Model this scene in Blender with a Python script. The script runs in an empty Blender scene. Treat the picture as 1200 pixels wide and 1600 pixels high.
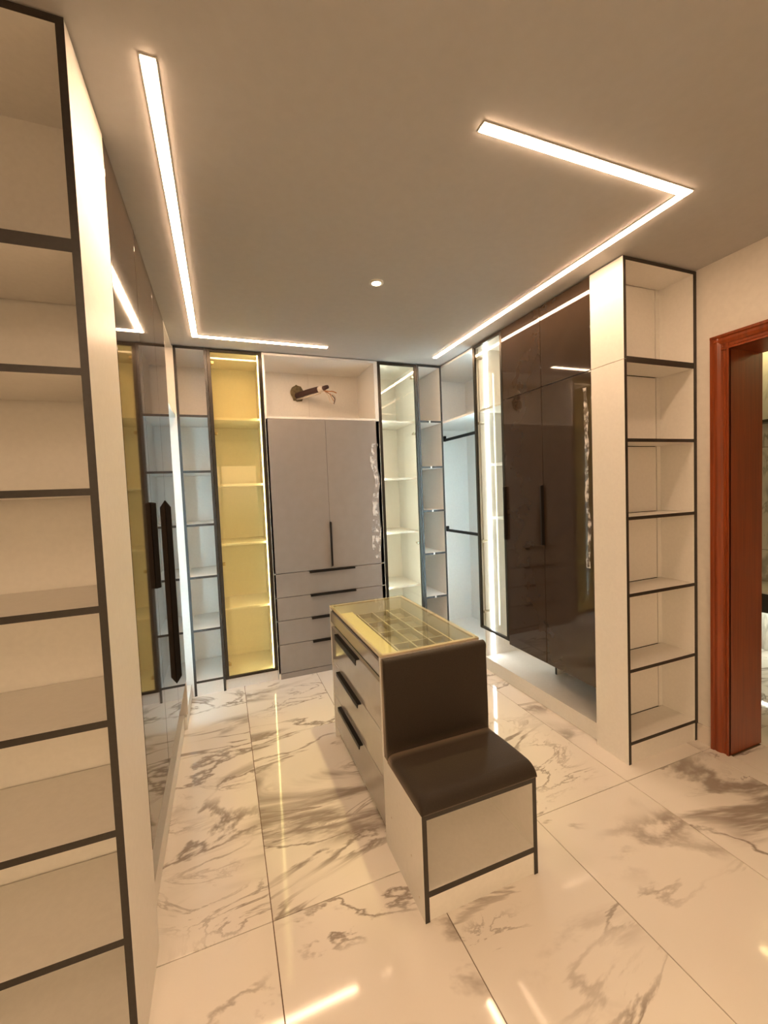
import bpy, bmesh, math, random
from mathutils import Vector, Matrix, noise

random.seed(7)
scene = bpy.context.scene
C = scene.collection

# ---------------------------------------------------------------- camera
HC = 1.55
YAW, PITCH, ROLL, FPX = 0.3675, -0.0491, -0.0408, 654.3
cd = bpy.data.cameras.new('camera')
cam = bpy.data.objects.new('camera', cd)
C.objects.link(cam)
fw = Vector((math.sin(YAW), math.cos(YAW), 0)); rt = Vector((math.cos(YAW), -math.sin(YAW), 0)); zz = Vector((0, 0, 1))
F = fw * math.cos(PITCH) + zz * math.sin(PITCH)
U0 = -fw * math.sin(PITCH) + zz * math.cos(PITCH)
Rv = rt * math.cos(ROLL) + U0 * math.sin(ROLL)
Uv = -rt * math.sin(ROLL) + U0 * math.cos(ROLL)
M = Matrix((Rv, Uv, -F)).transposed().to_4x4()
M.translation = Vector((0, 0, HC))
cam.matrix_world = M
cd.sensor_fit = 'HORIZONTAL'; cd.sensor_width = 36.0; cd.lens = FPX / 1200 * 36.0
cd.clip_start = 0.02
scene.camera = cam

# ---------------------------------------------------------------- world, exposure, light levels
w = bpy.data.worlds.new('world'); scene.world = w; w.use_nodes = True
# warm fill sky above, dim ground below (only reaches the room through the added window)
_n = w.node_tree.nodes; _l = w.node_tree.links
_tc = _n.new('ShaderNodeTexCoord'); _sx = _n.new('ShaderNodeSeparateXYZ'); _mr = _n.new('ShaderNodeMapRange'); _mx = _n.new('ShaderNodeMix')
_mr.inputs['From Min'].default_value = -0.05; _mr.inputs['From Max'].default_value = 0.05
_mx.data_type = 'RGBA'; _mx.inputs[6].default_value = (0.10, 0.07, 0.045, 1); _mx.inputs[7].default_value = (1.0, 0.68, 0.40, 1)
_l.new(_tc.outputs['Generated'], _sx.inputs[0]); _l.new(_sx.outputs['Z'], _mr.inputs['Value']); _l.new(_mr.outputs[0], _mx.inputs['Factor'])
_l.new(_mx.outputs[2], _n['Background'].inputs[0])
_n['Background'].inputs[1].default_value = 4.2
vs = scene.view_settings
vs.view_transform = 'Standard'; vs.look = 'None'; vs.gamma = 1.0; vs.use_curve_mapping = False
vs.exposure = 0.68
scene.cycles.use_denoising = True
scene.cycles.max_bounces = 12
scene.cycles.diffuse_bounces = 6
scene.cycles.glossy_bounces = 6
scene.cycles.transparent_max_bounces = 24
scene.cycles.sample_clamp_indirect = 6.0

CEIL_E = 48.0      # ceiling linear LED profiles
SPOT_E = 45.0      # recessed downlights
WARM = (1.0, 0.655, 0.405)
COOL = (0.56, 0.86, 1.0)
NEUT = (0.97, 0.98, 0.80)
YELL = (1.0, 0.90, 0.50)

# ---------------------------------------------------------------- helpers
WL = {}            # world location of every object (all axis aligned, no rotation on parents)

def finish(o, parent, wl):
    C.objects.link(o)
    WL[o.name] = Vector(wl)
    if parent is not None:
        o.parent = parent
        o.location = Vector(wl) - WL[parent.name]
    else:
        o.location = Vector(wl)
    return o

def thing(name, label, cat, loc, group=None):
    o = bpy.data.objects.new(name, None)
    o.empty_display_size = 0.1
    finish(o, None, loc)
    o['label'] = label; o['category'] = cat
    if group: o['group'] = group
    return o

def tag(o, label, cat, group=None):
    o['label'] = label; o['category'] = cat
    if group: o['group'] = group
    return o

def struct(o, label=None):
    o['kind'] = 'structure'
    if label: o['label'] = label
    return o

def bm_obj(name, bm, mat, parent=None, origin=None, smooth=False):
    bmesh.ops.recalc_face_normals(bm, faces=bm.faces)
    if origin is None:
        mn = Vector((min(v.co[i] for v in bm.verts) for i in range(3)))
        mx = Vector((max(v.co[i] for v in bm.verts) for i in range(3)))
        origin = (mn + mx) / 2
    origin = Vector(origin)
    bmesh.ops.translate(bm, verts=bm.verts, vec=-origin)
    me = bpy.data.meshes.new(name)
    bm.to_mesh(me); bm.free()
    if smooth:
        for p in me.polygons: p.use_smooth = True
    me.materials.append(mat)
    o = bpy.data.objects.new(name, me)
    return finish(o, parent, origin)

def add_box(bm, x0, x1, y0, y1, z0, z1, bevel=0.0, seg=1):
    r = bmesh.ops.create_cube(bm, size=1.0)
    vs_ = r['verts']
    for v in vs_:
        v.co = Vector(((x0 + x1) / 2 + v.co.x * (x1 - x0), (y0 + y1) / 2 + v.co.y * (y1 - y0), (z0 + z1) / 2 + v.co.z * (z1 - z0)))
    if bevel > 0:
        es = list({e for v in vs_ for e in v.link_edges})
        bmesh.ops.bevel(bm, geom=es, offset=bevel, segments=seg, affect='EDGES', profile=0.5)

def box(name, parent, xr, yr, zr, mat, bevel=0.0, seg=1):
    bm = bmesh.new()
    add_box(bm, xr[0], xr[1], yr[0], yr[1], zr[0], zr[1], bevel, seg)
    return bm_obj(name, bm, mat, parent)

def add_tube(bm, pts, r, n=10, caps=True):
    pts = [Vector(p) for p in pts]
    rings = []
    up = Vector((0, 0, 1))
    for i, p in enumerate(pts):
        a = pts[max(i - 1, 0)]; b = pts[min(i + 1, len(pts) - 1)]
        d = (b - a).normalized()
        u = up if abs(d.dot(up)) < 0.95 else Vector((1, 0, 0))
        s = d.cross(u).normalized(); t = s.cross(d).normalized()
        rr = r[i] if isinstance(r, (list, tuple)) else r
        rings.append([bm.verts.new(p + (s * math.cos(k / n * 2 * math.pi) + t * math.sin(k / n * 2 * math.pi)) * rr) for k in range(n)])
    for A, B in zip(rings, rings[1:]):
        for k in range(n):
            bm.faces.new((A[k], A[(k + 1) % n], B[(k + 1) % n], B[k]))
    if caps:
        bm.faces.new(rings[0][::-1]); bm.faces.new(rings[-1])

def add_prism(bm, prof, axis, a, b):
    """prof: list of 2D points; extruded along axis from a to b"""
    def P(p, t):
        if axis == 'x': return (t, p[0], p[1])
        if axis == 'y': return (p[0], t, p[1])
        return (p[0], p[1], t)
    A = [bm.verts.new(P(p, a)) for p in prof]; B = [bm.verts.new(P(p, b)) for p in prof]
    n = len(prof)
    for k in range(n):
        bm.faces.new((A[k], A[(k + 1) % n], B[(k + 1) % n], B[k]))
    bm.faces.new(A[::-1]); bm.faces.new(B)

# ---------------------------------------------------------------- materials
def mat(name, col, rough=0.5, metal=0.0, spec=0.5, ior=1.5, coat=0.0, sheen=0.0):
    m = bpy.data.materials.new(name); m.use_nodes = True
    b = m.node_tree.nodes['Principled BSDF']
    b.inputs['Base Color'].default_value = (*col, 1)
    b.inputs['Roughness'].default_value = rough
    b.inputs['Metallic'].default_value = metal
    b.inputs['Specular IOR Level'].default_value = spec
    b.inputs['IOR'].default_value = ior
    b.inputs['Coat Weight'].default_value = coat
    b.inputs['Coat Roughness'].default_value = 0.03
    b.inputs['Sheen Weight'].default_value = sheen
    b.inputs['Sheen Roughness'].default_value = 0.45
    b.inputs['Sheen Tint'].default_value = (0.62, 0.48, 0.36, 1)
    return m

def grain(m, scale, amount, stretch=(1, 1, 1), bump=0.0, detail=4):
    """multiply the base colour by a fine noise, optional bump"""
    nt = m.node_tree; N = nt.nodes; L = nt.links
    b = N['Principled BSDF']
    tc = N.new('ShaderNodeTexCoord'); mp = N.new('ShaderNodeMapping')
    mp.inputs['Scale'].default_value = stretch
    nz = N.new('ShaderNodeTexNoise'); nz.inputs['Scale'].default_value = scale; nz.inputs['Detail'].default_value = detail
    L.new(tc.outputs['Object'], mp.inputs['Vector']); L.new(mp.outputs['Vector'], nz.inputs['Vector'])
    mr = N.new('ShaderNodeMapRange')
    mr.inputs['From Min'].default_value = 0.3; mr.inputs['From Max'].default_value = 0.7
    mr.inputs['To Min'].default_value = 1 - amount; mr.inputs['To Max'].default_value = 1 + amount * 0.4
    L.new(nz.outputs['Fac'], mr.inputs['Value'])
    mx = N.new('ShaderNodeMix'); mx.data_type = 'RGBA'; mx.blend_type = 'MULTIPLY'
    mx.inputs['Factor'].default_value = 1.0
    mx.inputs[6].default_value = b.inputs['Base Color'].default_value
    L.new(mr.outputs['Result'], mx.inputs[7])
    L.new(mx.outputs[2], b.inputs['Base Color'])
    if bump > 0:
        bp = N.new('ShaderNodeBump'); bp.inputs['Strength'].default_value = bump; bp.inputs['Distance'].default_value = 0.002
        L.new(nz.outputs['Fac'], bp.inputs['Height']); L.new(bp.outputs['Normal'], b.inputs['Normal'])
    return m

def emit(name, col, strength):
    m = bpy.data.materials.new(name); m.use_nodes = True
    nt = m.node_tree; nt.nodes.clear()
    e = nt.nodes.new('ShaderNodeEmission'); o = nt.nodes.new('ShaderNodeOutputMaterial')
    e.inputs['Color'].default_value = (*col, 1); e.inputs['Strength'].default_value = strength
    nt.links.new(e.outputs[0], o.inputs[0])
    return m

def glass(name, tint, extra=0.0, rough=0.0):
    m = bpy.data.materials.new(name); m.use_nodes = True
    nt = m.node_tree; nt.nodes.clear(); N = nt.nodes; L = nt.links
    o = N.new('ShaderNodeOutputMaterial'); mx = N.new('ShaderNodeMixShader')
    t = N.new('ShaderNodeBsdfTransparent'); t.inputs['Color'].default_value = (*tint, 1)
    g = N.new('ShaderNodeBsdfGlossy'); g.inputs['Roughness'].default_value = rough
    # Schlick reflectance, the same on both faces of the pane
    lw_ = N.new('ShaderNodeLayerWeight'); lw_.inputs['Blend'].default_value = 0.5
    pw = N.new('ShaderNodeMath'); pw.operation = 'POWER'; pw.inputs[1].default_value = 5.0
    ad = N.new('ShaderNodeMath'); ad.operation = 'MULTIPLY_ADD'; ad.inputs[1].default_value = 0.9; ad.inputs[2].default_value = 0.03 + extra; ad.use_clamp = True
    L.new(lw_.outputs['Facing'], pw.inputs[0]); L.new(pw.outputs[0], ad.inputs[0]); L.new(ad.outputs[0], mx.inputs[0])
    L.new(t.outputs[0], mx.inputs[1]); L.new(g.outputs[0], mx.inputs[2]); L.new(mx.outputs[0], o.inputs[0])
    return m

def film_mat():
    m = bpy.data.materials.new('crinkled_protective_film'); m.use_nodes = True
    nt = m.node_tree; N = nt.nodes; L = nt.links
    b = N['Principled BSDF']; b.inputs['Base Color'].default_value = (0.86, 0.84, 0.84, 1); b.inputs['Roughness'].default_value = 0.16
    t = N.new('ShaderNodeBsdfTransparent'); mx = N.new('ShaderNodeMixShader')
    tc = N.new('ShaderNodeTexCoord'); nz = N.new('ShaderNodeTexNoise'); nz.inputs['Scale'].default_value = 16; nz.inputs['Detail'].default_value = 3
    mr = N.new('ShaderNodeMapRange'); mr.inputs['From Min'].default_value = 0.45; mr.inputs['From Max'].default_value = 0.60
    mr.inputs['To Min'].default_value = 0.10; mr.inputs['To Max'].default_value = 0.75
    L.new(tc.outputs['Object'], nz.inputs['Vector']); L.new(nz.outputs['Fac'], mr.inputs['Value'])
    L.new(mr.outputs[0], mx.inputs[0]); L.new(t.outputs[0], mx.inputs[1]); L.new(b.outputs[0], mx.inputs[2])
    L.new(mx.outputs[0], N['Material Output'].inputs[0])
    return m

def marble(name, base, vein, rough, vscale=1.0):
    m = bpy.data.materials.new(name); m.use_nodes = True
    nt = m.node_tree; N = nt.nodes; L = nt.links
    b = N['Principled BSDF']
    tc = N.new('ShaderNodeTexCoord'); oi = N.new('ShaderNodeObjectInfo')
    mul = N.new('ShaderNodeMath'); mul.operation = 'MULTIPLY'; mul.inputs[1].default_value = 57.0
    L.new(oi.outputs['Random'], mul.inputs[0])
    add = N.new('ShaderNodeVectorMath'); add.operation = 'ADD'
    L.new(tc.outputs['Object'], add.inputs[0]); L.new(mul.outputs[0], add.inputs[1])
    mp = N.new('ShaderNodeMapping')
    mp.inputs['Rotation'].default_value = (0, 0, math.radians(28)); mp.inputs['Scale'].default_value = (1.0 * vscale, 2.3 * vscale, 1.0 * vscale)
    L.new(add.outputs[0], mp.inputs['Vector'])
    def noise_n(scale, detail, dist, rough_=0.6):
        n = N.new('ShaderNodeTexNoise'); n.inputs['Scale'].default_value = scale; n.inputs['Detail'].default_value = detail
        n.inputs['Distortion'].default_value = dist; n.inputs['Roughness'].default_value = rough_
        L.new(mp.outputs[0], n.inputs['Vector']); return n
    def ridge(n, width, lo=0.0):
        s = N.new('ShaderNodeMath'); s.operation = 'SUBTRACT'; s.inputs[1].default_value = 0.5; L.new(n.outputs['Fac'], s.inputs[0])
        a = N.new('ShaderNodeMath'); a.operation = 'ABSOLUTE'; L.new(s.outputs[0], a.inputs[0])
        r = N.new('ShaderNodeMapRange'); r.inputs['From Min'].default_value = lo; r.inputs['From Max'].default_value = width
        r.inputs['To Min'].default_value = 1.0; r.inputs['To Max'].default_value = 0.0; r.interpolation_type = 'SMOOTHSTEP'
        L.new(a.outputs[0], r.inputs['Value']); return r
    def ramp(n, lo, hi):
        r = N.new('ShaderNodeMapRange'); r.inputs['From Min'].default_value = lo; r.inputs['From Max'].default_value = hi
        r.interpolation_type = 'SMOOTHSTEP'; L.new(n.outputs['Fac'], r.inputs['Value']); return r
    def m2(op, a, c):
        n = N.new('ShaderNodeMath'); n.operation = op; n.use_clamp = True
        for i, q in enumerate((a, c)):
            if isinstance(q, float): n.inputs[i].default_value = q
            else: L.new(q.outputs[0], n.inputs[i])
        return n
    main = ridge(noise_n(0.9, 7, 0.7, 0.55), 0.020)        # long thin veins
    mask1 = ramp(noise_n(1.1, 2, 0.0), 0.42, 0.60)
    fine = ridge(noise_n(2.6, 8, 1.1, 0.62), 0.035)        # broken crackle in clusters
    mask2 = ramp(noise_n(0.85, 3, 0.3), 0.56, 0.70)
    smear = ridge(noise_n(0.75, 6, 0.9, 0.6), 0.075)       # soft grey-brown bands
    mask3 = ramp(noise_n(0.9, 2, 0.2), 0.50, 0.66)
    v1 = m2('MULTIPLY', main, mask1); v2 = m2('MULTIPLY', fine, mask2); v3 = m2('MULTIPLY', smear, mask3)
    v3 = m2('MULTIPLY', v3, 0.80); v1 = m2('MULTIPLY', v1, 0.8); v2 = m2('MULTIPLY', v2, 0.75)
    v = m2('MAXIMUM', m2('MAXIMUM', v1, v2), v3)
    mx = N.new('ShaderNodeMix'); mx.data_type = 'RGBA'
    mx.inputs[6].default_value = (*base, 1); mx.inputs[7].default_value = (*vein, 1)
    L.new(v.outputs[0], mx.inputs['Factor']); L.new(mx.outputs[2], b.inputs['Base Color'])
    b.inputs['Roughness'].default_value = rough
    b.inputs['IOR'].default_value = 1.5
    return m

WHITE = grain(mat('white_melamine', (0.80, 0.775, 0.73), 0.38), 60, 0.03)
EDGE = grain(mat('black_edge_banding', (0.030, 0.024, 0.019), 0.42), 90, 0.2)
FRAME = grain(mat('dark_bronze_aluminium', (0.035, 0.028, 0.02), 0.35, 0.6), 120, 0.2, (1, 1, 0.1))
HANDLE = grain(mat('matt_black_handle', (0.010, 0.0075, 0.006), 0.5, spec=0.22), 140, 0.2)
DARKGLOSS = grain(mat('dark_brown_gloss_acrylic', (0.040, 0.026, 0.017), 0.035, ior=1.6), 8, 0.08)
GREIGE = grain(mat('greige_gloss_acrylic', (0.285, 0.262, 0.25), 0.07), 12, 0.04)
GLOSSPALE = grain(mat('pale_mirror_gloss_acrylic', (0.42, 0.385, 0.355), 0.03, ior=1.85), 12, 0.04)
PAINT = grain(mat('warm_white_paint', (0.78, 0.74, 0.68), 0.7), 35, 0.04, bump=0.05)
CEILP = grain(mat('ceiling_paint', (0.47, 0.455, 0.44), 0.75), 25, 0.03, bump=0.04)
GROUT = grain(mat('brown_grout', (0.16, 0.10, 0.06), 0.85), 120, 0.3)
TILE = marble('marble_floor_tile', (0.80, 0.755, 0.70), (0.215, 0.165, 0.13), 0.06)
WALLTILE = marble('marble_wall_tile', (0.72, 0.70, 0.66), (0.30, 0.29, 0.26), 0.1, 1.3)
LEATHER = grain(mat('dark_brown_leatherette', (0.022, 0.015, 0.0095), 0.6, spec=0.3, sheen=0.55), 220, 0.25, bump=0.25)
WOOD = grain(mat('varnished_redwood', (0.27, 0.050, 0.009), 0.28, coat=0.25), 9, 0.28, (7, 7, 0.3), detail=5)
STEEL = mat('nickel_hinge', (0.55, 0.47, 0.36), 0.3, 1.0); grain(STEEL, 90, 0.15)
GLASS = glass('clear_cabinet_glass', (0.97, 0.98, 0.95))
GLASSY = glass('bronze_cabinet_glass', (0.97, 0.92, 0.74))
GLASSTOP = glass('island_glass', (0.95, 0.97, 0.92), 0.02)
FILM = film_mat()
GAP_SHADE = grain(mat('painted_gap_shade', (0.015, 0.011, 0.008), 0.6), 60, 0.2)  # shade of the gaps put into a near-black colour
TRAY = grain(mat('grey_velvet_tray', (0.30, 0.26, 0.19), 0.8), 150, 0.15)
DIVID = grain(mat('beige_divider', (0.55, 0.49, 0.36), 0.6), 80, 0.06)
FOAM = grain(mat('pipe_insulation', (0.055, 0.022, 0.018), 0.75), 180, 0.3, bump=0.2)
TAPE = grain(mat('white_wrap_tape', (0.66, 0.58, 0.50), 0.5), 80, 0.15)
COPPER = mat('copper_pipe', (0.50, 0.24, 0.11), 0.35, 1.0); grain(COPPER, 70, 0.25)
PLASTER = grain(mat('broken_plaster', (0.20, 0.16, 0.09), 0.95), 40, 0.5, bump=0.4)
WIREW = grain(mat('pale_wire', (0.55, 0.45, 0.35), 0.5), 90, 0.1)
TRIMW = grain(mat('white_trim_metal', (0.8, 0.78, 0.74), 0.4), 70, 0.04)
SKIRT = marble('marble_skirting', (0.74, 0.68, 0.62), (0.33, 0.28, 0.23), 0.15)
LED_CEIL = emit('ceiling_led', WARM, CEIL_E)
LED_SPOT = emit('downlight_led', (1.0, 0.72, 0.42), SPOT_E)
LED_COOL = emit('cool_led', COOL, 54.0)
LED_COOLDIM = emit('cool_led_dim', COOL, 30.0)
LED_NEUT = emit('neutral_led', NEUT, 20.0)
LED_WHITE = emit('white_led', (0.93, 1.0, 0.98), 12.0)
LED_YELL = emit('yellow_led', YELL, 15.0)

# ---------------------------------------------------------------- dimensions from the photograph
H = 2.72
XL, XR, XW, YB = -0.290, 1.994, 2.564, 3.556
WLX, YBACK, YFRONT = -0.90, 4.08, -2.2
T = 0.018
TOP = H - 0.006
TX0, TXS, TY0, TYS = 0.0875, 0.596, 1.525, 1.205

# ---------------------------------------------------------------- structure: floor and its tiles
SR0, SR1, SRY0, SRY1 = 2.834, 4.45, -0.6, 3.6          # room beyond the doorway
fl = struct(box('floor', None, (WLX, SR0), (YFRONT, YBACK), (-0.06, -0.004), GROUT), 'large marble look floor tiles with thin brown joints')
fl2 = struct(box('floor_beyond', None, (SR0, SR1), (SRY0, SRY1), (-0.06, -0.004), GROUT), 'tiled floor of the room beyond the doorway')
tile_cache = {}
def lay(parent, x0, x1, y0, y1):
    k0 = math.floor((x0 - TX0) / TXS); k1 = math.ceil((x1 - TX0) / TXS)
    j0 = math.floor((y0 - TY0) / TYS); j1 = math.ceil((y1 - TY0) / TYS)
    for k in range(k0, k1):
        for j in range(j0, j1):
            a0 = max(TX0 + k * TXS, x0); a1 = min(TX0 + (k + 1) * TXS, x1)
            b0 = max(TY0 + j * TYS, y0); b1 = min(TY0 + (j + 1) * TYS, y1)
            if a1 - a0 < 0.02 or b1 - b0 < 0.02: continue
            g = 0.0016
            key = (round(a1 - a0, 4), round(b1 - b0, 4))
            c = Vector(((a0 + a1) / 2, (b0 + b1) / 2, -0.005))
            if key in tile_cache:
                o = bpy.data.objects.new('tile', tile_cache[key]); finish(o, parent, c)
            else:
                bm = bmesh.new(); add_box(bm, a0 + g, a1 - g, b0 + g, b1 - g, -0.01, 0.0, 0.0008)
                o = bm_obj('tile', bm, TILE, parent, c); tile_cache[key] = o.data
lay(fl, WLX, 2.57, YFRONT, YBACK)
lay(fl, 2.57, SR0, 0.52, 1.43)
lay(fl2, SR0, SR1, SRY0, SRY1)

# ceiling with the recessed channels is a slab; walls
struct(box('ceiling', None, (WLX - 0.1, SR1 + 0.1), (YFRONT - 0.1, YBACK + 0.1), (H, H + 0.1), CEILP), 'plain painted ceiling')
struct(box('wall_left', None, (WLX - 0.1, WLX), (YFRONT, YBACK), (-0.06, H), PAINT), 'painted wall behind the left wardrobes')
struct(box('wall_back', None, (WLX - 0.1, SR0), (YBACK, YBACK + 0.1), (-0.06, H), PAINT), 'painted wall behind the far cabinets')
WX0, WX1, WZ0, WZ1 = -0.75, 0.75, 0.45, 2.25           # added window, lets fill light in from behind the viewer
bm = bmesh.new()
add_box(bm, WLX - 0.1, WX0, YFRONT - 0.1, YFRONT, -0.06, H)
add_box(bm, WX1, SR0, YFRONT - 0.1, YFRONT, -0.06, H)
add_box(bm, WX0, WX1, YFRONT - 0.1, YFRONT, -0.06, WZ0)
add_box(bm, WX0, WX1, YFRONT - 0.1, YFRONT, WZ1, H)
struct(bm_obj('wall_front', bm, PAINT), 'painted wall with an added window behind the viewer')
wn = bpy.data.objects.new('fill_window_1', None); finish(wn, None, (0, YFRONT - 0.05, WZ0)); struct(wn, 'added fill-light window, unseen behind the viewer')
bm = bmesh.new()
for (x0, x1, z0, z1) in ((WX0, WX0 + 0.04, WZ0, WZ1), (WX1 - 0.04, WX1, WZ0, WZ1), (WX0 + 0.04, WX1 - 0.04, WZ0, WZ0 + 0.04), (WX0 + 0.04, WX1 - 0.04, WZ1 - 0.04, WZ1), (-0.02, 0.02, WZ0 + 0.04, WZ1 - 0.04)):
    add_box(bm, x0, x1, YFRONT - 0.075, YFRONT - 0.025, z0, z1, 0.002)
bm_obj('fill_window_frame', bm, TRIMW, wn)
box('pane', wn, (WX0 + 0.036, -0.016), (YFRONT - 0.052, YFRONT - 0.048), (WZ0 + 0.036, WZ1 - 0.036), GLASS)
box('pane', wn, (0.016, WX1 - 0.036), (YFRONT - 0.052, YFRONT - 0.048), (WZ0 + 0.036, WZ1 - 0.036), GLASS)
box('fill_window_sill', wn, (WX0 - 0.04, WX1 + 0.04), (YFRONT - 0.025, YFRONT + 0.05), (WZ0 - 0.03, WZ0), TRIMW, 0.003)
pl = bpy.data.lights.new('fill_window_portal', 'AREA'); pl.shape = 'RECTANGLE'; pl.size = WX1 - WX0; pl.size_y = WZ1 - WZ0
pl.cycles.is_portal = True
po = bpy.data.objects.new('fill_window_portal', pl); C.objects.link(po)
po.location = (0, YFRONT - 0.09, (WZ0 + WZ1) / 2); po.rotation_euler = (math.radians(90), 0, 0)
DY0, DY1, DZ = 0.52, 1.437, 2.233
bm = bmesh.new()
add_box(bm, XW, SR0, DY1 + 0.02, YBACK, -0.06, H)
add_box(bm, XW, SR0, YFRONT, DY0 - 0.02, -0.06, H)
add_box(bm, XW, SR0, DY0 - 0.02, DY1 + 0.02, DZ + 0.02, H)
struct(bm_obj('wall_right', bm, PAINT), 'painted wall with the wooden doorway')

# skirting tile piece between shelf column and doorway
bs = struct(box('baseboard_right', None, (XW - 0.012, XW), (1.522, 1.606), (0.0, 0.105), SKIRT, 0.001), 'marble skirting beside the wooden door frame')

# door frame: jambs and moulded casings
dr = bpy.data.objects.new('door_1', None); finish(dr, None, (XW, (DY0 + DY1) / 2, 0)); struct(dr, 'varnished red wooden door frame without a door leaf')
def casing_prof(a, b, out):
    # a: opening side, b: outer side coordinate (along wall), out: wall plane; stepped moulding
    d = b - a
    return [(out, a), (out - 0.018, a), (out - 0.018, a + d * .12), (out - 0.012, a + d * .2), (out - 0.012, a + d * .34), (out - 0.02, a + d * .42),
            (out - 0.026, a + d * .6), (out - 0.022, a + d * .78), (out - 0.03, a + d * .84), (out - 0.03, b), (out, b)]
for (a, b) in ((DY1, 1.522), (DY0, DY0 - 0.085)):
    bm = bmesh.new(); add_prism(bm, casing_prof(a, b, XW + 0.001), 'z', 0.0, DZ + 0.08); bm_obj('casing', bm, WOOD, dr)
bm = bmesh.new()
pr = [(x - 0.0007, z) for x, z in casing_prof(DZ, DZ + 0.081, XW + 0.001)]
add_prism(bm, pr, 'y', DY0 - 0.0855, 1.5225); bm_obj('casing', bm, WOOD, dr)
box('jamb', dr, (XW - 0.012, SR0 + 0.012), (DY1, DY1 + 0.02), (0, DZ), WOOD, 0.002)
box('jamb', dr, (XW - 0.012, SR0 + 0.012), (DY0 - 0.02, DY0), (0, DZ), WOOD, 0.002)
box('head_jamb', dr, (XW - 0.012, SR0 + 0.012), (DY0 - 0.02, DY1 + 0.02), (DZ, DZ + 0.02), WOOD, 0.002)

# room beyond: tiled wall with a dark ledge, seen as a sliver through the doorway
wb = struct(box('wall_beyond', None, (SR1, SR1 + 0.1), (SRY0 - 0.1, SRY1 + 0.1), (-0.06, H), GROUT), 'marble tiled wall of the room beyond the doorway')
for k in range(-1, 6):
    for j in range(0, 3):
        y0 = -0.6 + k * 0.6 + 0.6; y1 = y0 + 0.6
        if y1 > SRY1 or y0 < SRY0: continue
        z0 = j * 0.9 + 0.0; z1 = min(z0 + 0.9, H)
        box('wall_tile', wb, (SR1 - 0.01, SR1 + 0.001), (y0 + 0.002, y1 - 0.002), (z0 + 0.002, z1 - 0.002), WALLTILE, 0.001)
struct(box('wall_beyond_far', None, (SR0, SR1 + 0.1), (SRY1, SRY1 + 0.1), (-0.06, H), PAINT), 'far wall of the room beyond')
struct(box('wall_beyond_near', None, (SR0, SR1 + 0.1), (SRY0 - 0.1, SRY0), (-0.06, H), PAINT), 'near wall of the room beyond')
# floating vanity ledge with lit underside
van = thing('floating_vanity', 'dark floating vanity ledge lit from below, seen through the doorway', 'vanity', (4.2, 2.4, 0.42))
box('body', van, (4.05, 4.43), (1.7, 3.2), (0.44, 0.60), EDGE, 0.004)
box('top', van, (4.03, 4.435), (1.68, 3.22), (0.60, 0.62), WHITE, 0.003)
box('led_strip', van, (4.30, 4.33), (1.72, 3.18), (0.432, 0.44), LED_NEUT)
shf = thing('wall_ledge', 'thin black wall ledge high on the tiled wall beyond the doorway', 'shelf', (4.38, 2.4, 2.0))
box('board', shf, (4.30, 4.44), (1.7, 3.2), (2.0, 2.025), EDGE, 0.002)
box('bracket', shf, (4.40, 4.44), (1.8, 1.82), (1.93, 2.0), HANDLE, 0.002)
box('bracket', shf, (4.40, 4.44), (3.08, 3.10), (1.93, 2.0), HANDLE, 0.002)
lt = thing('cove_light', 'yellow glowing light profile beneath the ceiling beyond the doorway', 'light', (4.2, 2.3, H))
box('housing', lt, (4.28, 4.34), (0.6, 3.3), (H - 0.02, H - 0.0005), TRIMW, 0.002)
box('diffuser', lt, (4.29, 4.33), (0.62, 3.28), (H - 0.024, H - 0.02), emit('cove_led', (1.0, 0.78, 0.35), 16.0))

# ---------------------------------------------------------------- ceiling lights
def led_L(label, segs, origin):
    t = thing('linear_ceiling_light', label, 'light', origin, 'ceiling LED profiles')
    for (x0, x1, y0, y1) in segs:
        s = box('housing', t, (x0 - 0.004, x1 + 0.004), (y0 - 0.004, y1 + 0.004), (H - 0.004, H - 0.0003), TRIMW, 0.001)
        box('diffuser', s, (x0, x1), (y0, y1), (H - 0.0065, H - 0.004), LED_CEIL)
    return t
hw = 0.017
led_L('L-shaped LED strip in the ceiling along the left wardrobe, turning at the far cabinets',
      [(-0.118 - hw, -0.118 + hw, 1.29, 3.324 + hw), (-0.118 + hw + 0.004, 0.850, 3.324 - hw, 3.324 + hw)], (-0.118, 3.324, H))
led_L('L-shaped LED strip in the ceiling along the right wardrobe, turning above the bench',
      [(0.852, 1.832 + hw, 1.190 - hw, 1.190 + hw), (1.832 - hw, 1.832 + hw, 1.190 + hw + 0.004, 3.351)], (1.832, 1.19, H))

led_L('added fill-light LED strip on the unseen ceiling behind the viewer, near the left wall',  # added strip, an unseen source that brightens the near shelves
      [(-0.55 - 0.03, -0.55 + 0.03, -1.95, -0.25)], (-0.55, -1.1, H))

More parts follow.
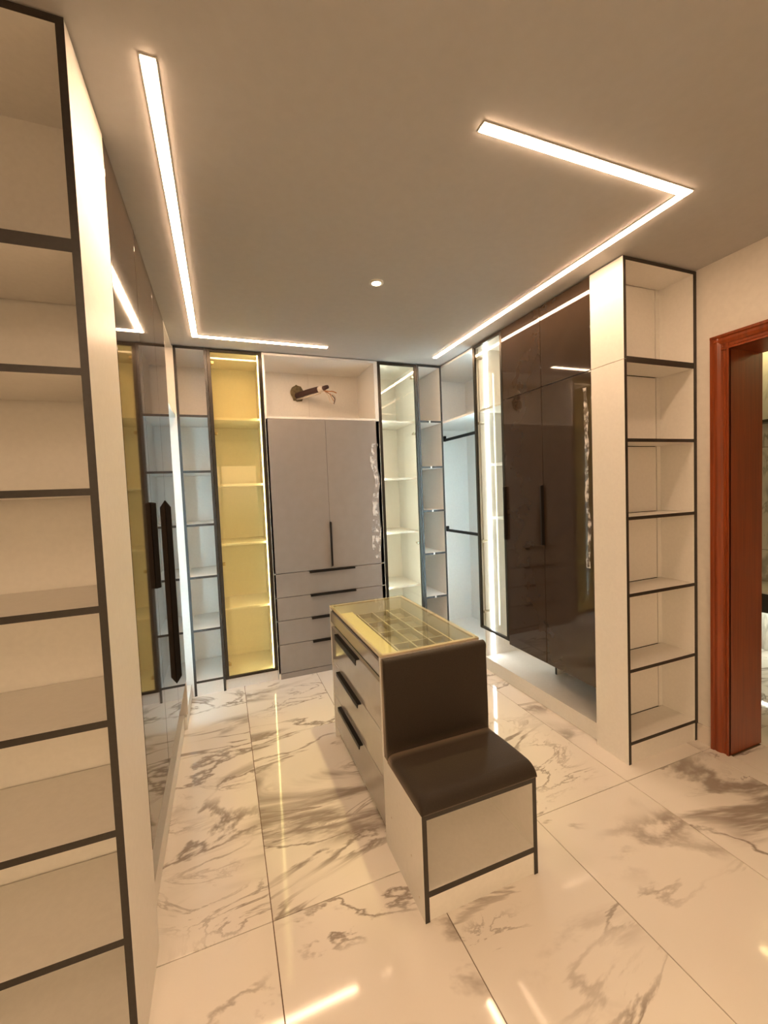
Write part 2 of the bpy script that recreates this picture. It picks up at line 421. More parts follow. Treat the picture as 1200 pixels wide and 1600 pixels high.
def downlight(x, y, label, power=55.0):
    t = thing('downlight', label, 'light', (x, y, H), 'recessed downlights')
    bm = bmesh.new()
    n = 24
    r0, r1 = 0.024, 0.040
    ri = []
    for r, z in ((r1, H - 0.0003), (r1, H - 0.004), (r0 + .003, H - 0.007), (r0, H - 0.003)):
        ri.append([bm.verts.new((x + r * math.cos(k / n * 2 * math.pi), y + r * math.sin(k / n * 2 * math.pi), z)) for k in range(n)])
    for A, B in zip(ri, ri[1:]):
        for k in range(n): bm.faces.new((A[k], A[(k + 1) % n], B[(k + 1) % n], B[k]))
    bm_obj('trim', bm, TRIMW, t, smooth=True)
    bm = bmesh.new()
    bmesh.ops.create_circle(bm, cap_ends=True, radius=r0, segments=n, matrix=Matrix.Translation((x, y, H - 0.004)))
    ret = bmesh.ops.extrude_face_region(bm, geom=list(bm.faces))
    bmesh.ops.translate(bm, verts=[v for v in ret['geom'] if isinstance(v, bmesh.types.BMVert)], vec=(0, 0, -0.0015))
    bm_obj('lens', bm, LED_SPOT, t)
    sl = bpy.data.lights.new('downlight_beam', 'SPOT'); sl.energy = power; sl.color = (1.0, 0.76, 0.33)
    sl.spot_size = math.radians(46); sl.spot_blend = 0.55; sl.shadow_soft_size = 0.02
    so = bpy.data.objects.new('downlight_beam', sl); finish(so, t, (x, y, H - 0.01))
    return t
downlight(0.874, 2.244, 'small round recessed downlight in the middle of the ceiling')
for (x, y, s) in ((0.874, -0.1, 'centre'), (-0.2, -0.5, 'left wall'), (1.95, -0.5, 'doorway')):  # added downlights out of view, extra fill from behind
    downlight(x, y, 'added fill-light downlight in the unseen ceiling behind the viewer near the ' + s, 20.0)

# ---------------------------------------------------------------- cabinet building blocks
def banded_shelf(parent, x0, x1, y0, y1, z, t=T, name='shelf', band=EDGE, clip=False):
    s = box(name, parent, (x0, x1), (y0 + 0.0015, y1), (z - t, z), WHITE)
    box('edge_band', s, (x0, x1), (y0, y0 + 0.0015), (z - t, z), band)
    if clip:
        xm = x0 + (x1 - x0) * 0.45
        box('clip', s, (xm - 0.008, xm + 0.008), (y0 - 0.003, y0), (z - t - 0.003, z + 0.003), TRIMW, 0.002)
    return s

def banded_side(parent, x0, x1, y0, y1, z0, z1, band=EDGE):
    s = box('side_panel', parent, (x0, x1), (y0 + 0.0015, y1), (z0, z1), WHITE)
    box('edge_band', s, (x0, x1), (y0, y0 + 0.0015), (z0, z1), band)
    return s

def open_unit(label, x0, x1, y0, y1, zs, thick=(), sides=(1, 1), clip=False, base=0.108, group='open shelf units with black edging', name='open_shelf_unit', rside=T):
    """shelf unit that opens towards the camera (-Y)"""
    t = thing(name, label, 'shelf unit', ((x0 + x1) / 2, (y0 + y1) / 2, 0), group)
    if sides[0]: banded_side(t, x0, x0 + T, y0, y1, 0, TOP)
    if sides[1]: banded_side(t, x1 - rside, x1, y0, y1, 0, TOP)
    xa = x0 + (T if sides[0] else 0); xb = x1 - (rside if sides[1] else 0)
    banded_shelf(t, xa, xb, y0, y1 - 0.008, TOP, name='top_panel')
    for i, z in enumerate(zs):
        banded_shelf(t, xa, xb, y0 + 0.001, y1 - 0.016, z, 0.032 if i in thick else T, clip=clip and i < len(zs) - 1)
    box('plinth', t, (xa, xb), (y0 + 0.006, y0 + 0.024), (0, zs[-1] - T), WHITE)
    return t, xa, xb

def pull_v(parent, x, y, z0, z1, face, proj=0.026, wid=0.014, taper=0.02):
    """upright edge pull on a face looking along +x / -x / -y"""
    bm = bmesh.new()
    if face == '-y':
        prof = [(y, z0), (y - proj, z0 + taper), (y - proj, z1 - taper), (y, z1)]
        add_prism(bm, prof, 'x', x - wid / 2, x + wid / 2)
    else:
        s = 1 if face == '+x' else -1
        prof = [(x, z0), (x + s * proj, z0 + taper), (x + s * proj, z1 - taper), (x, z1)]
        add_prism(bm, prof, 'y', y - wid / 2, y + wid / 2)
    bmesh.ops.recalc_face_normals(bm, faces=bm.faces)
    bmesh.ops.bevel(bm, geom=list(bm.edges), offset=0.002, segments=1, affect='EDGES')
    return bm_obj('handle', bm, HANDLE, parent)

def pull_h(parent, x0, x1, y, z, proj=0.022, ht=0.016):
    bm = bmesh.new()
    prof = [(y, z), (y - proj, z), (y - proj, z - ht), (y - proj + 0.004, z - ht), (y - proj + 0.005, z - 0.005), (y, z - 0.005)]
    add_prism(bm, prof, 'x', x0, x1)
    return bm_obj('handle', bm, HANDLE, parent)

SH = (2.198, 1.770, 1.355, 0.945, 0.526, 0.118)

# ---------------------------------------------------------------- near left shelf unit
u1, xa, xb = open_unit('tall open shelf unit at the left edge, nearest to the viewer, wide warm white shelves',
    WLX + 0.02, XL, 1.249, 1.594, (2.197, 1.886, 1.588, 1.288, 0.989, 0.693, 0.393, 0.108), thick=(0,))
box('back_panel', u1, (xa, xb), (1.586, 1.594), (0.09, TOP - T), WHITE)

# ---------------------------------------------------------------- left wardrobe with dark gloss doors
lw = thing('wardrobe', 'tall wardrobe with mirror-like dark gloss doors along the left side', 'wardrobe', ((XL + WLX) / 2, 2.3, 0))
LY0, LY1 = 1.598, 3.062
box('back_panel', lw, (WLX + 0.002, WLX + 0.01), (LY0, LY1), (0.1, TOP), WHITE)
box('top_panel', lw, (WLX + 0.01, XL - 0.020), (LY0, LY1), (TOP - T, TOP), WHITE)
box('bottom_panel', lw, (WLX + 0.01, XL - 0.028), (LY0, LY1), (0.087, 0.105), WHITE)
box('plinth', lw, (XL - 0.046, XL - 0.030), (LY0, LY1), (0, 0.087), WHITE)
box('partition', lw, (WLX + 0.01, XL - 0.022), (2.55, 2.568), (0.345, TOP - T), WHITE)
seams = [1.600, 2.085, 2.572, 3.060]
doors = []
for a, b in zip(seams, seams[1:]):
    doors.append(box('door', lw, (XL - T, XL), (a + 0.002, b - 0.002), (0.345, TOP - 0.004), DARKGLOSS, 0.001))
pull_v(doors[0], XL, 2.062, 1.165, 1.545, '+x', 0.021, 0.014, 0.004)
pull_v(doors[1], XL, 2.560, 0.53, 1.552, '+x', 0.027, 0.012, 0.04)

# ---------------------------------------------------------------- left corner hanging niche
lc = thing('corner_hanging_unit', 'open hanging corner glowing cool white beyond the left dark doors', 'wardrobe', (-0.6, 3.5, 0), 'corner hanging units')
CY1 = 4.05
LCY = YB - 0.004
box('back_panel', lc, (WLX + 0.002, WLX + 0.01), (3.066, LCY), (0.105, TOP), WHITE)
box('side_panel', lc, (WLX + 0.01, XL - 0.002), (3.066, 3.084), (0.105, TOP), WHITE)
box('bottom_panel', lc, (WLX + 0.01, XL - 0.012), (3.084, LCY), (0.087, 0.105), WHITE)
box('plinth', lc, (XL - 0.03, XL - 0.012), (3.066, LCY), (0, 0.087), WHITE)
box('shelf', lc, (WLX + 0.01, XL - 0.002), (3.084, LCY), (2.175, 2.193), WHITE)
box('top_panel', lc, (WLX + 0.01, XL - 0.002), (3.084, LCY), (TOP - T, TOP), WHITE)
box('led_strip', lc, (XL - 0.045, XL - 0.030), (3.0842, 3.089), (0.12, 2.16), LED_COOLDIM)

# ---------------------------------------------------------------- far wall cabinets
CY1 = 4.05
b2a, b3a, b3b, b4b, b5x = -0.052, 0.362, 1.359, 1.752, 2.006
b1x = -0.284
# narrow open shelves, left
g1, xa, xb = open_unit('narrow open shelf unit in the far left corner, left of the yellow glass cabinet', b1x, b2a, YB, CY1, SH, sides=(0, 1))
post = box('post', g1, (b1x - 0.060, b1x), (YB + 0.0015, YB + T), (0, TOP), WHITE)
box('edge_band', post, (b1x, b1x + T), (YB, YB + T), (0, TOP), EDGE)
box('back_panel', g1, (WLX + 0.012, xb), (CY1 - 0.008, CY1), (0.1, TOP - T), WHITE)
box('side_panel', g1, (WLX + 0.002, WLX + 0.012), (YB, CY1), (0.0, TOP), WHITE)
for z in (2.198, 0.108, TOP):
    box('corner_shelf', g1, (WLX + 0.012, b1x), (YB + T, CY1 - 0.008), (z - T, z), WHITE)

def glass_door_y(parent, x0, x1, y, z0, z1, pane, hinge_side, hinge_z, st=0.026, name='glass_door'):
    """framed glass door looking to -Y, frame, pane and hinges under it"""
    bm = bmesh.new()
    add_box(bm, x0, x0 + st, y, y + 0.02, z0, z1, 0.0015); add_box(bm, x1 - st, x1, y, y + 0.02, z0, z1, 0.0015)
    add_box(bm, x0 + st, x1 - st, y, y + 0.02, z0, z0 + st * 0.8, 0.0015); add_box(bm, x0 + st, x1 - st, y, y + 0.02, z1 - st * 0.8, z1, 0.0015)
    f = bm_obj(name, bm, FRAME, parent)
    box('pane', f, (x0 + st - 0.004, x1 - st + 0.004), (y + 0.005, y + 0.009), (z0 + st * 0.8 - 0.004, z1 - st * 0.8 + 0.004), pane)
    for hz in hinge_z:
        hx = x0 + st if hinge_side == 'l' else x1 - st
        s = 1 if hinge_side == 'l' else -1
        bm = bmesh.new()
        add_box(bm, min(hx, hx + s * 0.022), max(hx, hx + s * 0.022), y + 0.014, y + 0.034, hz - 0.012, hz + 0.012, 0.003)
        add_box(bm, min(hx - s * 0.012, hx + s * 0.012), max(hx - s * 0.012, hx + s * 0.012), y + 0.030, y + 0.075, hz - 0.008, hz + 0.008, 0.002)
        bm_obj('hinge', bm, STEEL, f)
    return f

def display_cabinet(label, x0, x1, zs, led, led_side, pane, hinge_side, hinge_z):
    t = thing('display_cabinet', label, 'cabinet', ((x0 + x1) / 2, (YB + CY1) / 2, 0), 'glass door display cabinets')
    y0 = YB + 0.022
    for (a, b) in ((x0 + 0.001, x0 + T), (x1 - T, x1 - 0.001)):
        box('side_panel', t, (a, b), (y0, CY1), (0.0, TOP), WHITE)
    xa, xb = x0 + T, x1 - T
    box('back_panel', t, (xa, xb), (CY1 - 0.008, CY1), (0.1, TOP - T), WHITE)
    box('top_panel', t, (xa, xb), (y0, CY1 - 0.008), (TOP - T, TOP), WHITE)
    for z in zs:
        box('shelf', t, (xa, xb), (y0 + 0.03, CY1 - 0.008), (z - T, z), WHITE, 0.001)
    box('bottom_panel', t, (xa, xb), (y0, CY1 - 0.008), (0.087, 0.105), WHITE)
    box('plinth', t, (xa, xb), (y0, y0 + T), (0, 0.087), WHITE)
    if led_side == 'r':
        box('led_profile', t, (xb - 0.0115, xb - 0.0002), (y0 + 0.008, y0 + 0.022), (0.11, TOP - T - 0.002), TRIMW)
        box('led_strip', t, (xb - 0.0165, xb - 0.0115), (y0 + 0.010, y0 + 0.020), (0.11, TOP - T - 0.002), led)
    else:
        box('led_strip', t, (xa + 0.0002, xa + 0.006), (y0 + 0.006, y0 + 0.020), (0.11, TOP - T - 0.002), led)
    glass_door_y(t, x0 + 0.002, x1 - 0.002, YB, 0.088, TOP - 0.004, pane, hinge_side, hinge_z)
    return t

display_cabinet('glass-door display cabinet glowing yellow on the far wall, left of the grey doors', b2a, b3a, (2.190, 1.660, 1.179, 0.650), LED_YELL, 'r', GLASSY, 'l', (2.61, 2.06, 1.02, 0.20))
display_cabinet('glass-door display cabinet with pale light on the far wall, right of the grey doors', b3b, b4b, (2.200, 1.671, 1.166, 0.651), LED_NEUT, 'l', GLASS, 'r', (2.60, 2.08, 1.05, 0.20))

# greige wardrobe with niche, doors and drawers
gw = thing('wardrobe', 'wardrobe with two grey gloss doors, drawers below and an open niche above', 'wardrobe', ((b3a + b3b) / 2, (YB + CY1) / 2, 0))
x0, x1 = b3a + 0.001, b3b - 0.001
yc = YB + 0.020
box('side_panel', gw, (x0, x0 + T), (YB, CY1), (0.0, TOP), WHITE)
box('side_panel', gw, (x1 - 0.034, x1), (YB, CY1), (0.0, TOP), WHITE)
box('top_panel', gw, (x0 + T, x1 - 0.034), (YB, CY1 - 0.008), (TOP - T, TOP), WHITE)
xa, xb = x0 + T, x1 - 0.034
bL = box('back_panel', gw, (xa, 0.828), (CY1 - 0.008, CY1), (0.1, TOP - T), WHITE)
bR = box('back_panel', gw, (0.831, xb), (CY1 - 0.008, CY1), (0.1, TOP - T), WHITE)
box('niche_shelf', gw, (xa, xb), (YB, CY1 - 0.010), (2.186, 2.202), WHITE)
box('bottom_panel', gw, (xa, xb), (yc, CY1 - 0.010), (0.048, 0.066), WHITE)
box('plinth', gw, (x0, x1), (YB + 0.004, YB + 0.02), (0, 0.046), GREIGE)
dL = box('door', gw, (x0 + 0.002, 0.8605), (YB, YB + T), (0.900, 2.184), GREIGE, 0.001)
dR = box('door', gw, (0.8625, x1 - 0.002), (YB, YB + T), (0.900, 2.184), GREIGE, 0.001)
# side panels stand behind the overlay doors
pull_v(dL, 0.866, YB, 0.918, 1.307, '-y', 0.024, 0.012, 0.003)
dz = (0.897, 0.694, 0.498, 0.294, 0.050)
for a, b in zip(dz, dz[1:]):
    d = box('drawer', gw, (x0 + 0.002, x1 - 0.002), (YB, YB + T), (b + 0.002, a - 0.002), GREIGE, 0.001)
    pull_h(d, 0.662, 1.068, YB, a - 0.001)

# crinkled protective film
def film(parent, kind, u0, u1, z0, z1, plane, seed, nu=8, nz=90, amp=0.006):
    bm = bmesh.new(); rows = []
    for j in range(nz + 1):
        z = z0 + (z1 - z0) * j / nz
        row = []
        for i in range(nu + 1):
            q = Vector((i * 0.9 + seed, z * 14, seed))
            wob = noise.noise(Vector((seed, z * 5, 3))) * (u1 - u0) * 0.35
            wd = 0.45 + 0.55 * abs(noise.noise(Vector((seed + 9, z * 7, 1))))
            u = (u0 + u1) / 2 + wob + (i / nu - 0.5) * (u1 - u0) * wd
            d = 0.0025 + amp * abs(noise.noise(q)) + amp * 0.5 * abs(noise.noise(q * 2.3))
            if kind == 'y': row.append(bm.verts.new((u, plane - d, z)))
            else: row.append(bm.verts.new((plane - d, u, z)))
        rows.append(row)
    for A, B in zip(rows, rows[1:]):
        for i in range(nu): bm.faces.new((A[i], A[i + 1], B[i + 1], B[i]))
    o = bm_obj('protective_film', bm, FILM, parent)
    o['label'] = 'peeling strip of clear protective film'
    return o
film(dR, 'y', 1.250, 1.345, 0.95, 1.98, YB, 3.3, amp=0.010)
film(dR, 'y', 1.235, 1.285, 1.02, 1.30, YB, 8.1, nz=40)

# ragged pipe hole in the niche back and the stub of air conditioning pipe
bm = bmesh.new()
hx, hy, hz = 0.722, CY1 - 0.0085, 2.512
n = 26
outer = []; inner = []
for k in range(n):
    a = k / n * 2 * math.pi
    r = 0.070 + 0.022 * noise.noise(Vector((math.cos(a) * 2, math.sin(a) * 2, 4)))
    outer.append(bm.verts.new((hx + r * math.cos(a) * 0.92, hy - 0.004, hz + r * 1.15 * math.sin(a))))
    inner.append(bm.verts.new((hx + r * 0.8 * math.cos(a) * 0.92, hy - 0.0005, hz + r * 0.85 * 1.15 * math.sin(a))))
ctr = bm.verts.new((hx, hy - 0.0003, hz))
for k in range(n):
    bm.faces.new((outer[k], outer[(k + 1) % n], inner[(k + 1) % n], inner[k]))
    bm.faces.new((inner[k], inner[(k + 1) % n], ctr))
ho = bm_obj('pipe_hole', bm, PLASTER, bL); ho['label'] = 'ragged plaster hole around the pipes'
ps = thing('pipe_stub', 'insulated pipe stub with loose wires poking from the niche above the grey doors', 'pipe', (hx, hy - 0.01, hz - 0.02))
A0 = Vector((0.715, 4.035, 2.488)); A1 = Vector((0.935, 3.74, 2.505))
bm = bmesh.new(); add_tube(bm, [A0.lerp(A1, i / 8) + Vector((0, 0, 0.006 * math.sin(i / 8 * 3.1))) for i in range(7)], 0.026, 14); bm_obj('insulation', bm, FOAM, ps, smooth=True)
bm = bmesh.new(); add_tube(bm, [A0.lerp(A1, .76), A0.lerp(A1, .82), A0.lerp(A1, .9)], [0.0275, 0.029, 0.027], 14); bm_obj('tape_wrap', bm, TAPE, ps, smooth=True)
bm = bmesh.new(); add_tube(bm, [A0.lerp(A1, .9), A0.lerp(A1, .97) + Vector((0, 0, .004)), A0.lerp(A1, 1.04) + Vector((0, 0, 0.004))], [0.022, 0.019, 0.016], 14); bm_obj('pipe_end', bm, FOAM, ps, smooth=True)
bm = bmesh.new(); add_tube(bm, [A0 + Vector((0.0, 0, -.035)), A0.lerp(A1, .4) + Vector((0, 0, -.034)), A0.lerp(A1, .8) + Vector((0, 0, -.032))], 0.009, 8); bm_obj('drain_hose', bm, TAPE, ps, smooth=True)
W0 = A0.lerp(A1, .9) + Vector((0, 0, -.02))
def wire(pts, r, m, nm='wire'):
    P = [Vector(p) for p in pts]; Q = []
    for i in range(len(P) - 1):
        p0 = P[max(i - 1, 0)]; p1 = P[i]; p2 = P[i + 1]; p3 = P[min(i + 2, len(P) - 1)]
        for s in range(6):
            t = s / 6
            Q.append(0.5 * ((2 * p1) + (p2 - p0) * t + (2 * p0 - 5 * p1 + 4 * p2 - p3) * t * t + (3 * p1 - p0 - 3 * p2 + p3) * t ** 3))
    Q.append(P[-1])
    bm = bmesh.new(); add_tube(bm, Q, r, 7); return bm_obj(nm, bm, m, ps, smooth=True)
wire([W0, (0.955, 3.73, 2.47), (0.985, 3.72, 2.468), (1.018, 3.715, 2.455)], 0.005, COPPER, 'copper_pipe')
wire([W0, (0.945, 3.73, 2.43), (0.955, 3.725, 2.375), (0.985, 3.72, 2.36), (1.005, 3.72, 2.395), (0.998, 3.72, 2.43), (0.965, 3.72, 2.44)], 0.0035, WIREW)
wire([W0, (0.96, 3.735, 2.45), (0.985, 3.73, 2.43), (1.0, 3.72, 2.40), (0.99, 3.715, 2.355)], 0.004, FOAM)
wire([W0, (0.95, 3.73, 2.455), (0.975, 3.72, 2.41), (0.99, 3.715, 2.38)], 0.003, COPPER)

# narrow open shelves, right
g5, xa, xb = open_unit('narrow open shelf unit in the far right corner, right of the pale glass cabinet', b4b, b5x, YB, CY1, SH, clip=True)
box('back_panel', g5, (xa, xb), (CY1 - 0.008, CY1), (0.1, TOP - T), WHITE)

# ---------------------------------------------------------------- right corner hanging unit
rc = thing('corner_hanging_unit', 'open hanging corner with two black rails, lit cool white, on the right', 'wardrobe', (2.28, 3.5, 0), 'corner hanging units')
XB = 2.552
gy, gy2, dy, y7b = 3.006, 2.618, 2.218, 1.818
PX = 2.030
box('back_panel', rc, (XB - 0.008, XB), (gy + T, 3.99), (0.105, TOP), WHITE)
box('far_panel', rc, (b5x + 0.002, XB), (3.99, 4.008), (0.105, TOP), WHITE)
box('bottom_panel', rc, (PX - 0.002, XB), (gy, 3.99), (0.087, 0.105), WHITE)
box('plinth', rc, (PX, PX + T), (gy, 3.545), (0, 0.087), WHITE)
box('shelf', rc, (XR + 0.016, XB - 0.008), (gy + T, 3.99), (2.175, 2.193), WHITE)
box('top_panel', rc, (XR + 0.016, XB - 0.008), (gy + T, 3.99), (TOP - T, TOP), WHITE)
box('side_panel', rc, (XR + 0.02, XB - 0.008), (gy + 0.001, gy + T), (0.345, TOP), WHITE)
for rz in (2.070, 1.103):
    r = box('rail', rc, (2.254, 2.274), (gy + T, 3.988), (rz - 0.014, rz + 0.014), HANDLE, 0.004)
    box('bracket', r, (2.250, 2.278), (3.966, 3.9895), (rz - 0.014, rz + 0.045), HANDLE, 0.003)
    box('bracket', r, (2.250, 2.278), (gy + T + 0.0005, gy + T + 0.022), (rz - 0.014, rz + 0.045), HANDLE, 0.003)
box('led_strip', rc, (XR + 0.035, XR + 0.050), (gy + T + 0.0003, gy + T + 0.005), (0.36, 2.16), LED_COOL)
box('led_strip', rc, (XR + 0.035, XR + 0.050), (gy + T + 0.0003, gy + T + 0.005), (2.21, 2.68), LED_COOLDIM)

# ---------------------------------------------------------------- right glass cabinet
gc = thing('display_cabinet', 'narrow glass-door cabinet with a bright upright light strip beside the dark doors', 'cabinet', (2.28, 2.81, 0), 'glass door display cabinets')
box('back_panel', gc, (XB - 0.008, XB), (gy2, gy), (0.105, TOP), WHITE)
box('side_panel', gc, (XR + 0.05, XB - 0.008), (gy - T, gy), (0.105, TOP), WHITE)
box('side_panel', gc, (XR + 0.02, XB - 0.008), (gy2, gy2 + T), (0.345, TOP), WHITE)
box('top_panel', gc, (XR + 0.02, XB - 0.008), (gy2 + T, gy - T), (TOP - T, TOP), WHITE)
box('bottom_panel', gc, (PX - 0.002, XB), (gy2, gy), (0.087, 0.105), WHITE)
box('plinth', gc, (PX, PX + T), (gy2, gy), (0, 0.087), WHITE)
for z in (2.19, 1.746, 1.298):
    box('shelf', gc, (XR + (0.03 if z > 2 else 0.132), XB - 0.008), (gy2 + T, gy - T - 0.008), (z - T, z), WHITE, 0.001)
box('led_strip', gc, (2.098, 2.124), (gy - T - 0.006, gy - T - 0.0003), (0.112, TOP - T - 0.002), LED_WHITE)
bm = bmesh.new(); st = 0.026; z0, z1 = 0.362, TOP - 0.004
for (a, b) in ((gy2 + 0.002, gy2 + 0.002 + st), (gy - 0.002 - st, gy - 0.002)):
    add_box(bm, XR, XR + 0.02, a, b, z0, z1, 0.0015)
add_box(bm, XR, XR + 0.02, gy2 + 0.002 + st, gy - 0.002 - st, z0, z0 + 0.02, 0.0015)
add_box(bm, XR, XR + 0.02, gy2 + 0.002 + st, gy - 0.002 - st, z1 - 0.02, z1, 0.0015)
gd = bm_obj('glass_door', bm, FRAME, gc)
box('pane', gd, (XR + 0.006, XR + 0.010), (gy2 + st - 0.002, gy - st + 0.002), (z0 + 0.016, z1 - 0.016), GLASS)
for hz in (2.615, 2.08, 1.1, 0.5):
    bm = bmesh.new()
    add_box(bm, XR + 0.014, XR + 0.036, gy - 0.002 - st - 0.022, gy - 0.002 - st, hz - 0.012, hz + 0.012, 0.003)
    add_box(bm, XR + 0.03, XR + 0.075, gy - st - 0.014, gy - T - 0.001, hz - 0.008, hz + 0.008, 0.002)
    bm_obj('hinge', bm, STEEL, gd)

# ---------------------------------------------------------------- right dark wardrobe
rw = thing('wardrobe', 'wardrobe with tall dark brown gloss doors on the right, split by a high seam', 'wardrobe', (2.28, 2.2, 0))
box('back_panel', rw, (XB - 0.008, XB), (y7b, gy2), (0.105, TOP), WHITE)
box('top_panel', rw, (XR + 0.022, XB - 0.008), (y7b, gy2), (TOP - T, TOP), WHITE)
box('bottom_panel', rw, (PX - 0.002, XB), (y7b, gy2), (0.087, 0.105), WHITE)
box('plinth', rw, (PX, PX + T), (y7b, gy2), (0, 0.087), WHITE)
box('partition', rw, (XR + 0.022, XB - 0.008), (dy - 0.009, dy + 0.009), (0.36, TOP - T), WHITE)
dv = box('divider', rw, (2.298, XB - 0.008), (2.452, 2.470), (0.105, 0.50), WHITE)
box('edge_band', dv, (2.2965, 2.298), (2.452, 2.470), (0.105, 0.50), EDGE)
g = 0.0025
rd = []
for (a, b) in ((y7b, dy), (dy, gy2)):
    d = box('door', rw, (XR, XR + T), (a + g, b - g), (0.340, 2.189), DARKGLOSS, 0.001)
    box('door', rw, (XR, XR + T), (a + g, b - g), (2.193, TOP - 0.004), DARKGLOSS, 0.001)
    rd.append(d)
pull_v(rd[0], XR, dy + 0.002, 1.147, 1.549, '-x', 0.024, 0.014, 0.003)
pull_v(rd[1], XR, gy2 - 0.008, 1.147, 1.549, '-x', 0.024, 0.014, 0.003)
film(rd[0], 'x', 1.830, 1.874, 1.05, 2.10, XR, 5.2, nu=5, nz=110, amp=0.007)

# ---------------------------------------------------------------- right end shelf column
u7, xa, xb = open_unit('tall narrow open shelf column ending the right wardrobes, beside the wooden doorway', XR, XW - 0.002, 1.607, y7b, (2.206, 1.777, 1.361, 0.945, 0.528, 0.124), thick=(0,), rside=0.025)
# outer cladding in two pieces with the high seam
for o in list(u7.children):
    if o.name.startswith('side_panel') and (WL[o.name].x < XR + 0.05):
        for ch in list(o.children): bpy.data.objects.remove(ch)
        bpy.data.objects.remove(o)
for (z0, z1) in ((0, 2.189), (2.192, TOP)):
    s = box('side_panel', u7, (XR, XR + T), (1.6085, y7b), (z0, z1), WHITE)
    box('edge_band', s, (XR, XR + T), (1.607, 1.6085), (z0, z1), EDGE)
zl = [TOP - T] + [2.206, 1.777, 1.361, 0.945, 0.528, 0.124]
box('gap_shade_board', u7, (xa, xb), (y7b - 0.002, y7b), (0.1, TOP - T), GAP_SHADE)  # near-black sheet standing in for shade in the back joints
for i in range(6):
    zt = zl[i] - (0 if i == 0 else (0.032 if i == 1 else T)); zb = zl[i + 1]
    box('back_panel', u7, (xa, 2.499), (y7b - 0.012, y7b - 0.004), (zb + 0.003, zt - 0.004), WHITE)
    box('back_strip', u7, (2.5045, xb), (y7b - 0.014, y7b - 0.004), (zb, zt), WHITE)

# ---------------------------------------------------------------- island display unit
ix0, ix1, iy1, iy2, iz = 0.596, 1.096, 1.667, 2.577, 0.846
il = thing('display_island', 'low island unit with glass display top and glossy drawers, behind the padded bench', 'island', ((ix0 + ix1) / 2, (iy1 + iy2) / 2, 0))
box('end_panel', il, (ix0, ix1), (iy1, iy1 + T), (0, iz - 0.012), WHITE, 0.001)
box('end_panel', il, (ix0, ix1), (iy2 - T, iy2), (0, iz - 0.012), WHITE, 0.001)
ya, yb_ = iy1 + T, iy2 - T
box('side_panel', il, (ix1 - T, ix1), (ya, yb_), (0, iz - 0.012), WHITE)
box('plinth', il, (ix0 + 0.030, ix0 + 0.045), (ya, yb_), (0, 0.055), WHITE)
box('bottom_panel', il, (ix0 + 0.02, ix1 - T), (ya, yb_), (0.055, 0.07), WHITE)
box('gap_shade_wall', il, (ix0 + 0.025, ix0 + 0.030), (ya, yb_), (0.07, 0.745), GAP_SHADE)  # dark sheet paints the shade between the drawer fronts
# rim under the glass, glass pane
bm = bmesh.new()
r = 0.018
add_box(bm, ix0, ix0 + r, iy1, iy2, iz - 0.012, iz - 0.003); add_box(bm, ix1 - r, ix1, iy1, iy2, iz - 0.012, iz - 0.003)
add_box(bm, ix0 + r, ix1 - r, iy1, iy1 + r, iz - 0.012, iz - 0.003); add_box(bm, ix0 + r, ix1 - r, iy2 - r, iy2, iz - 0.012, iz - 0.003)
bm_obj('rim', bm, grain(mat('beige_rim', (0.62, 0.52, 0.38), 0.35), 60, 0.05), il)
box('glass_top', il, (ix0 + 0.001, ix1 - 0.001), (iy1 + 0.001, iy2 - 0.001), (iz - 0.003, iz + 0.003), GLASSTOP, 0.001)
# display drawer: front band, tray with compartments
box('top_gap_shade', il, (ix0 + 0.012, ix0 + 0.018), (ya, yb_), (0.805, iz - 0.012), GAP_SHADE)  # dark strip paints the shade below the rim
dd = box('display_drawer', il, (ix0, ix0 + T), (ya + 0.002, yb_ - 0.002), (0.748, 0.812), GLOSSPALE, 0.001)
tr = box('tray', il, (ix0 + 0.03, ix1 - T), (ya, yb_), (0.742, 0.752), TRAY)
tx0, tx1 = ix0 + 0.155, ix1 - T - 0.03
box('side_tray', tr, (ix0 + 0.03, tx0 - 0.012), (ya, yb_), (0.752, 0.785), grain(mat('lining_with_yellow_light', (0.78, 0.68, 0.38), 0.6), 90, 0.06))  # yellow glow of the light from above put into the lining colour
for k in range(4):
    x = tx0 + (tx1 - tx0) * k / 3
    box('divider', tr, (x - 0.004, x + 0.004), (ya + 0.05, yb_ - 0.06), (0.752, 0.785), DIVID)
for k in range(5):
    y = ya + 0.05 + (yb_ - 0.11 - ya) * k / 4
    box('divider', tr, (tx0 + 0.004, tx1 - 0.004), (y - 0.004, y + 0.004), (0.752, 0.780), DIVID)
box('led_strip', il, (ix0 + 0.0185, ix0 + 0.024), (ya + 0.02, yb_ - 0.02), (iz - 0.022, iz - 0.016), emit('island_fill_led', YELL, 3.0))  # added hidden strip, boosts the yellow glow on the side tray
# drawers with black pulls
zz_ = (0.716, 0.496, 0.282, 0.068)
for i, (a, b) in enumerate(zip(zz_, zz_[1:])):
    d = box('drawer', il, (ix0 + 0.002, ix0 + 0.02), (ya + 0.002, yb_ - 0.002), (b + 0.003, a), GLOSSPALE, 0.001)
    bm = bmesh.new()
    y0, y1 = 1.985, 2.40
    zt = a if i == 0 else a - 0.010
    zh = 0.032 if i == 0 else 0.022
    add_prism(bm, [(ix0 + 0.003, zt), (ix0 - 0.020, zt), (ix0 - 0.020, zt - zh), (ix0 - 0.016, zt - zh), (ix0 - 0.014, zt - 0.006), (ix0 + 0.003, zt - 0.006)], 'y', y0, y1)
    bm_obj('handle', bm, HANDLE, d)

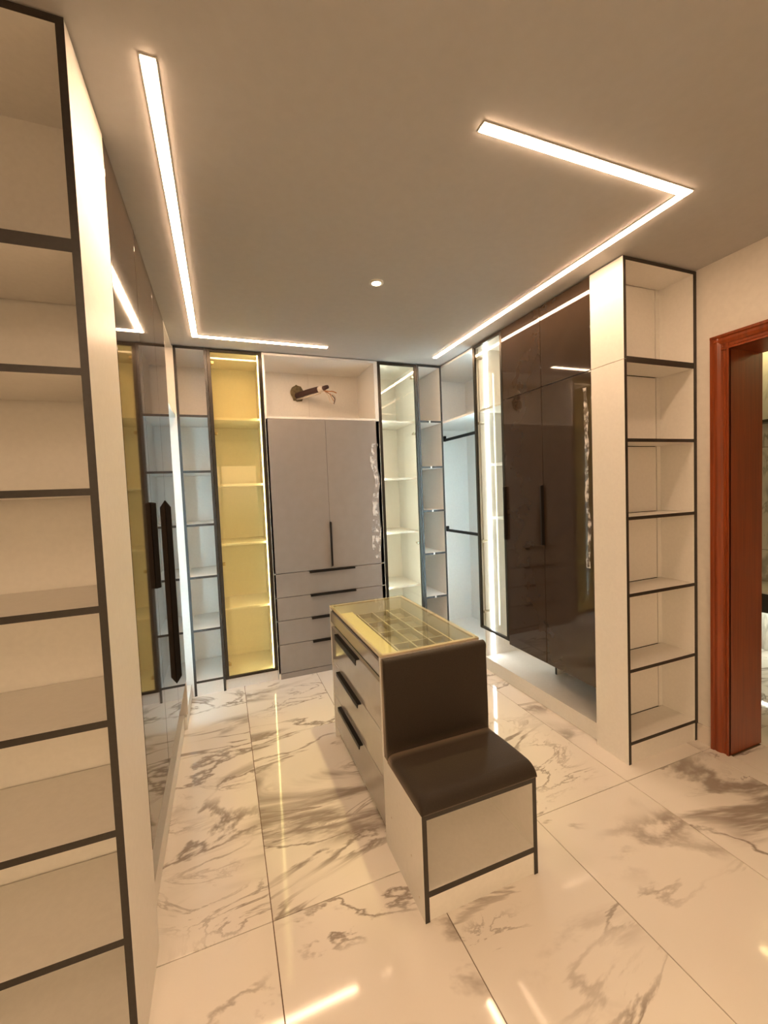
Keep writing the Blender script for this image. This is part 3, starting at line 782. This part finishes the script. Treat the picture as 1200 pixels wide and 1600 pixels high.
# ---------------------------------------------------------------- padded bench
bx0, bx1, by0, by1 = 0.594, 1.096, 1.295, 1.666
bn = thing('bench', 'small white open bench with dark brown padded seat and low backrest', 'bench', ((bx0 + bx1) / 2, (by0 + by1) / 2, 0))
bt = 0.397
banded_side(bn, bx0, bx0 + T, by0, by1, 0, bt)
banded_side(bn, bx1 - T, bx1, by0, by1, 0, bt)
banded_shelf(bn, bx0 + T, bx1 - T, by0, by1, bt, name='seat_board')
banded_shelf(bn, bx0 + T, bx1 - T, by0 + 0.001, by1, 0.113, 0.022)
box('back_panel', bn, (bx0 + T, bx1 - T), (by1 - 0.012, by1 - 0.001), (0.113, bt - T), WHITE)
box('plinth', bn, (bx0 + T, bx1 - T), (by0 + 0.006, by0 + 0.022), (0, 0.091), WHITE)
for (y, z) in ((1.40, 0.17), (1.34, 0.06), (1.60, 0.17)):
    bm = bmesh.new(); add_tube(bm, [(bx0 - 0.0008, y, z), (bx0 + 0.003, y, z)], 0.0045, 10); bm_obj('screw_cap', bm, TAPE, bn)
# cushions: profile in YZ, pillowed across X
def cushion(name, prof, xa, xb, bulge, parent):
    bm = bmesh.new(); n = len(prof); m = 22
    cy = sum(p[0] for p in prof) / n; cz = sum(p[1] for p in prof) / n
    rings = []
    for i in range(m + 1):
        s = -1 + 2 * i / m
        x = (xa + xb) / 2 + math.sin(s * math.pi / 2) * (xb - xa) / 2
        ends = 1 - max(0.0, (abs(s) - 0.62) / 0.38) ** 2.2
        k = 1 - bulge * (1 - ends) * (1.0 if s < 0 else 0.12)
        rings.append([bm.verts.new((x, cy + (p[0] - cy) * (0.985 + 0.015 * ends) if p[2] else p[0], (cz + (p[1] - cz)) if not p[2] else p[1] - p[2] * (1 - k))) for p in prof])
    for A, B in zip(rings, rings[1:]):
        for k in range(n): bm.faces.new((A[k], A[(k + 1) % n], B[(k + 1) % n], B[k]))
    bm.faces.new(rings[0][::-1]); bm.faces.new(rings[-1])
    return bm_obj(name, bm, LEATHER, parent, smooth=True)
def arc(cx, cy_, r, a0, a1, n):
    return [(cx + r * math.cos(math.radians(a0 + (a1 - a0) * i / n)), cy_ + r * math.sin(math.radians(a0 + (a1 - a0) * i / n))) for i in range(n + 1)]
# seat: rises slightly to the back, waterfall front
sp = [(by1 - 0.045, bt), (by0 + 0.004, bt), (by0 - 0.003, bt + 0.002)]
sp += [(by0 + 0.052 + 0.056 * math.cos(math.radians(q)), bt + 0.003 + 0.045 * math.sin(math.radians(q))) for q in (172, 158, 144, 130, 116, 103, 92)]
sp += [(1.42, bt + 0.047), (1.50, bt + 0.043), (1.57, bt + 0.038), (by1 - 0.045, bt + 0.035)]
sp = [(y, z, (z - bt) * 0.82 if z > bt + 0.004 else 0) for y, z in sp]
seat = cushion('seat_cushion', sp, bx0 - 0.001, bx1 + 0.004, 1.0, bn)
bp_ = [(by1 - 0.002, bt + 0.002), (by1 - 0.047, bt + 0.002), (by1 - 0.050, bt + 0.10), (by1 - 0.046, 0.78)] + arc(by1 - 0.026, 0.815, 0.024, 160, 40, 7) + [(by1 - 0.002, 0.82)]
bp_ = [(y, z, 0) for y, z in bp_]
cushion('backrest_cushion', bp_, bx0 + 0.002, bx1 + 0.006, 0.0, bn)
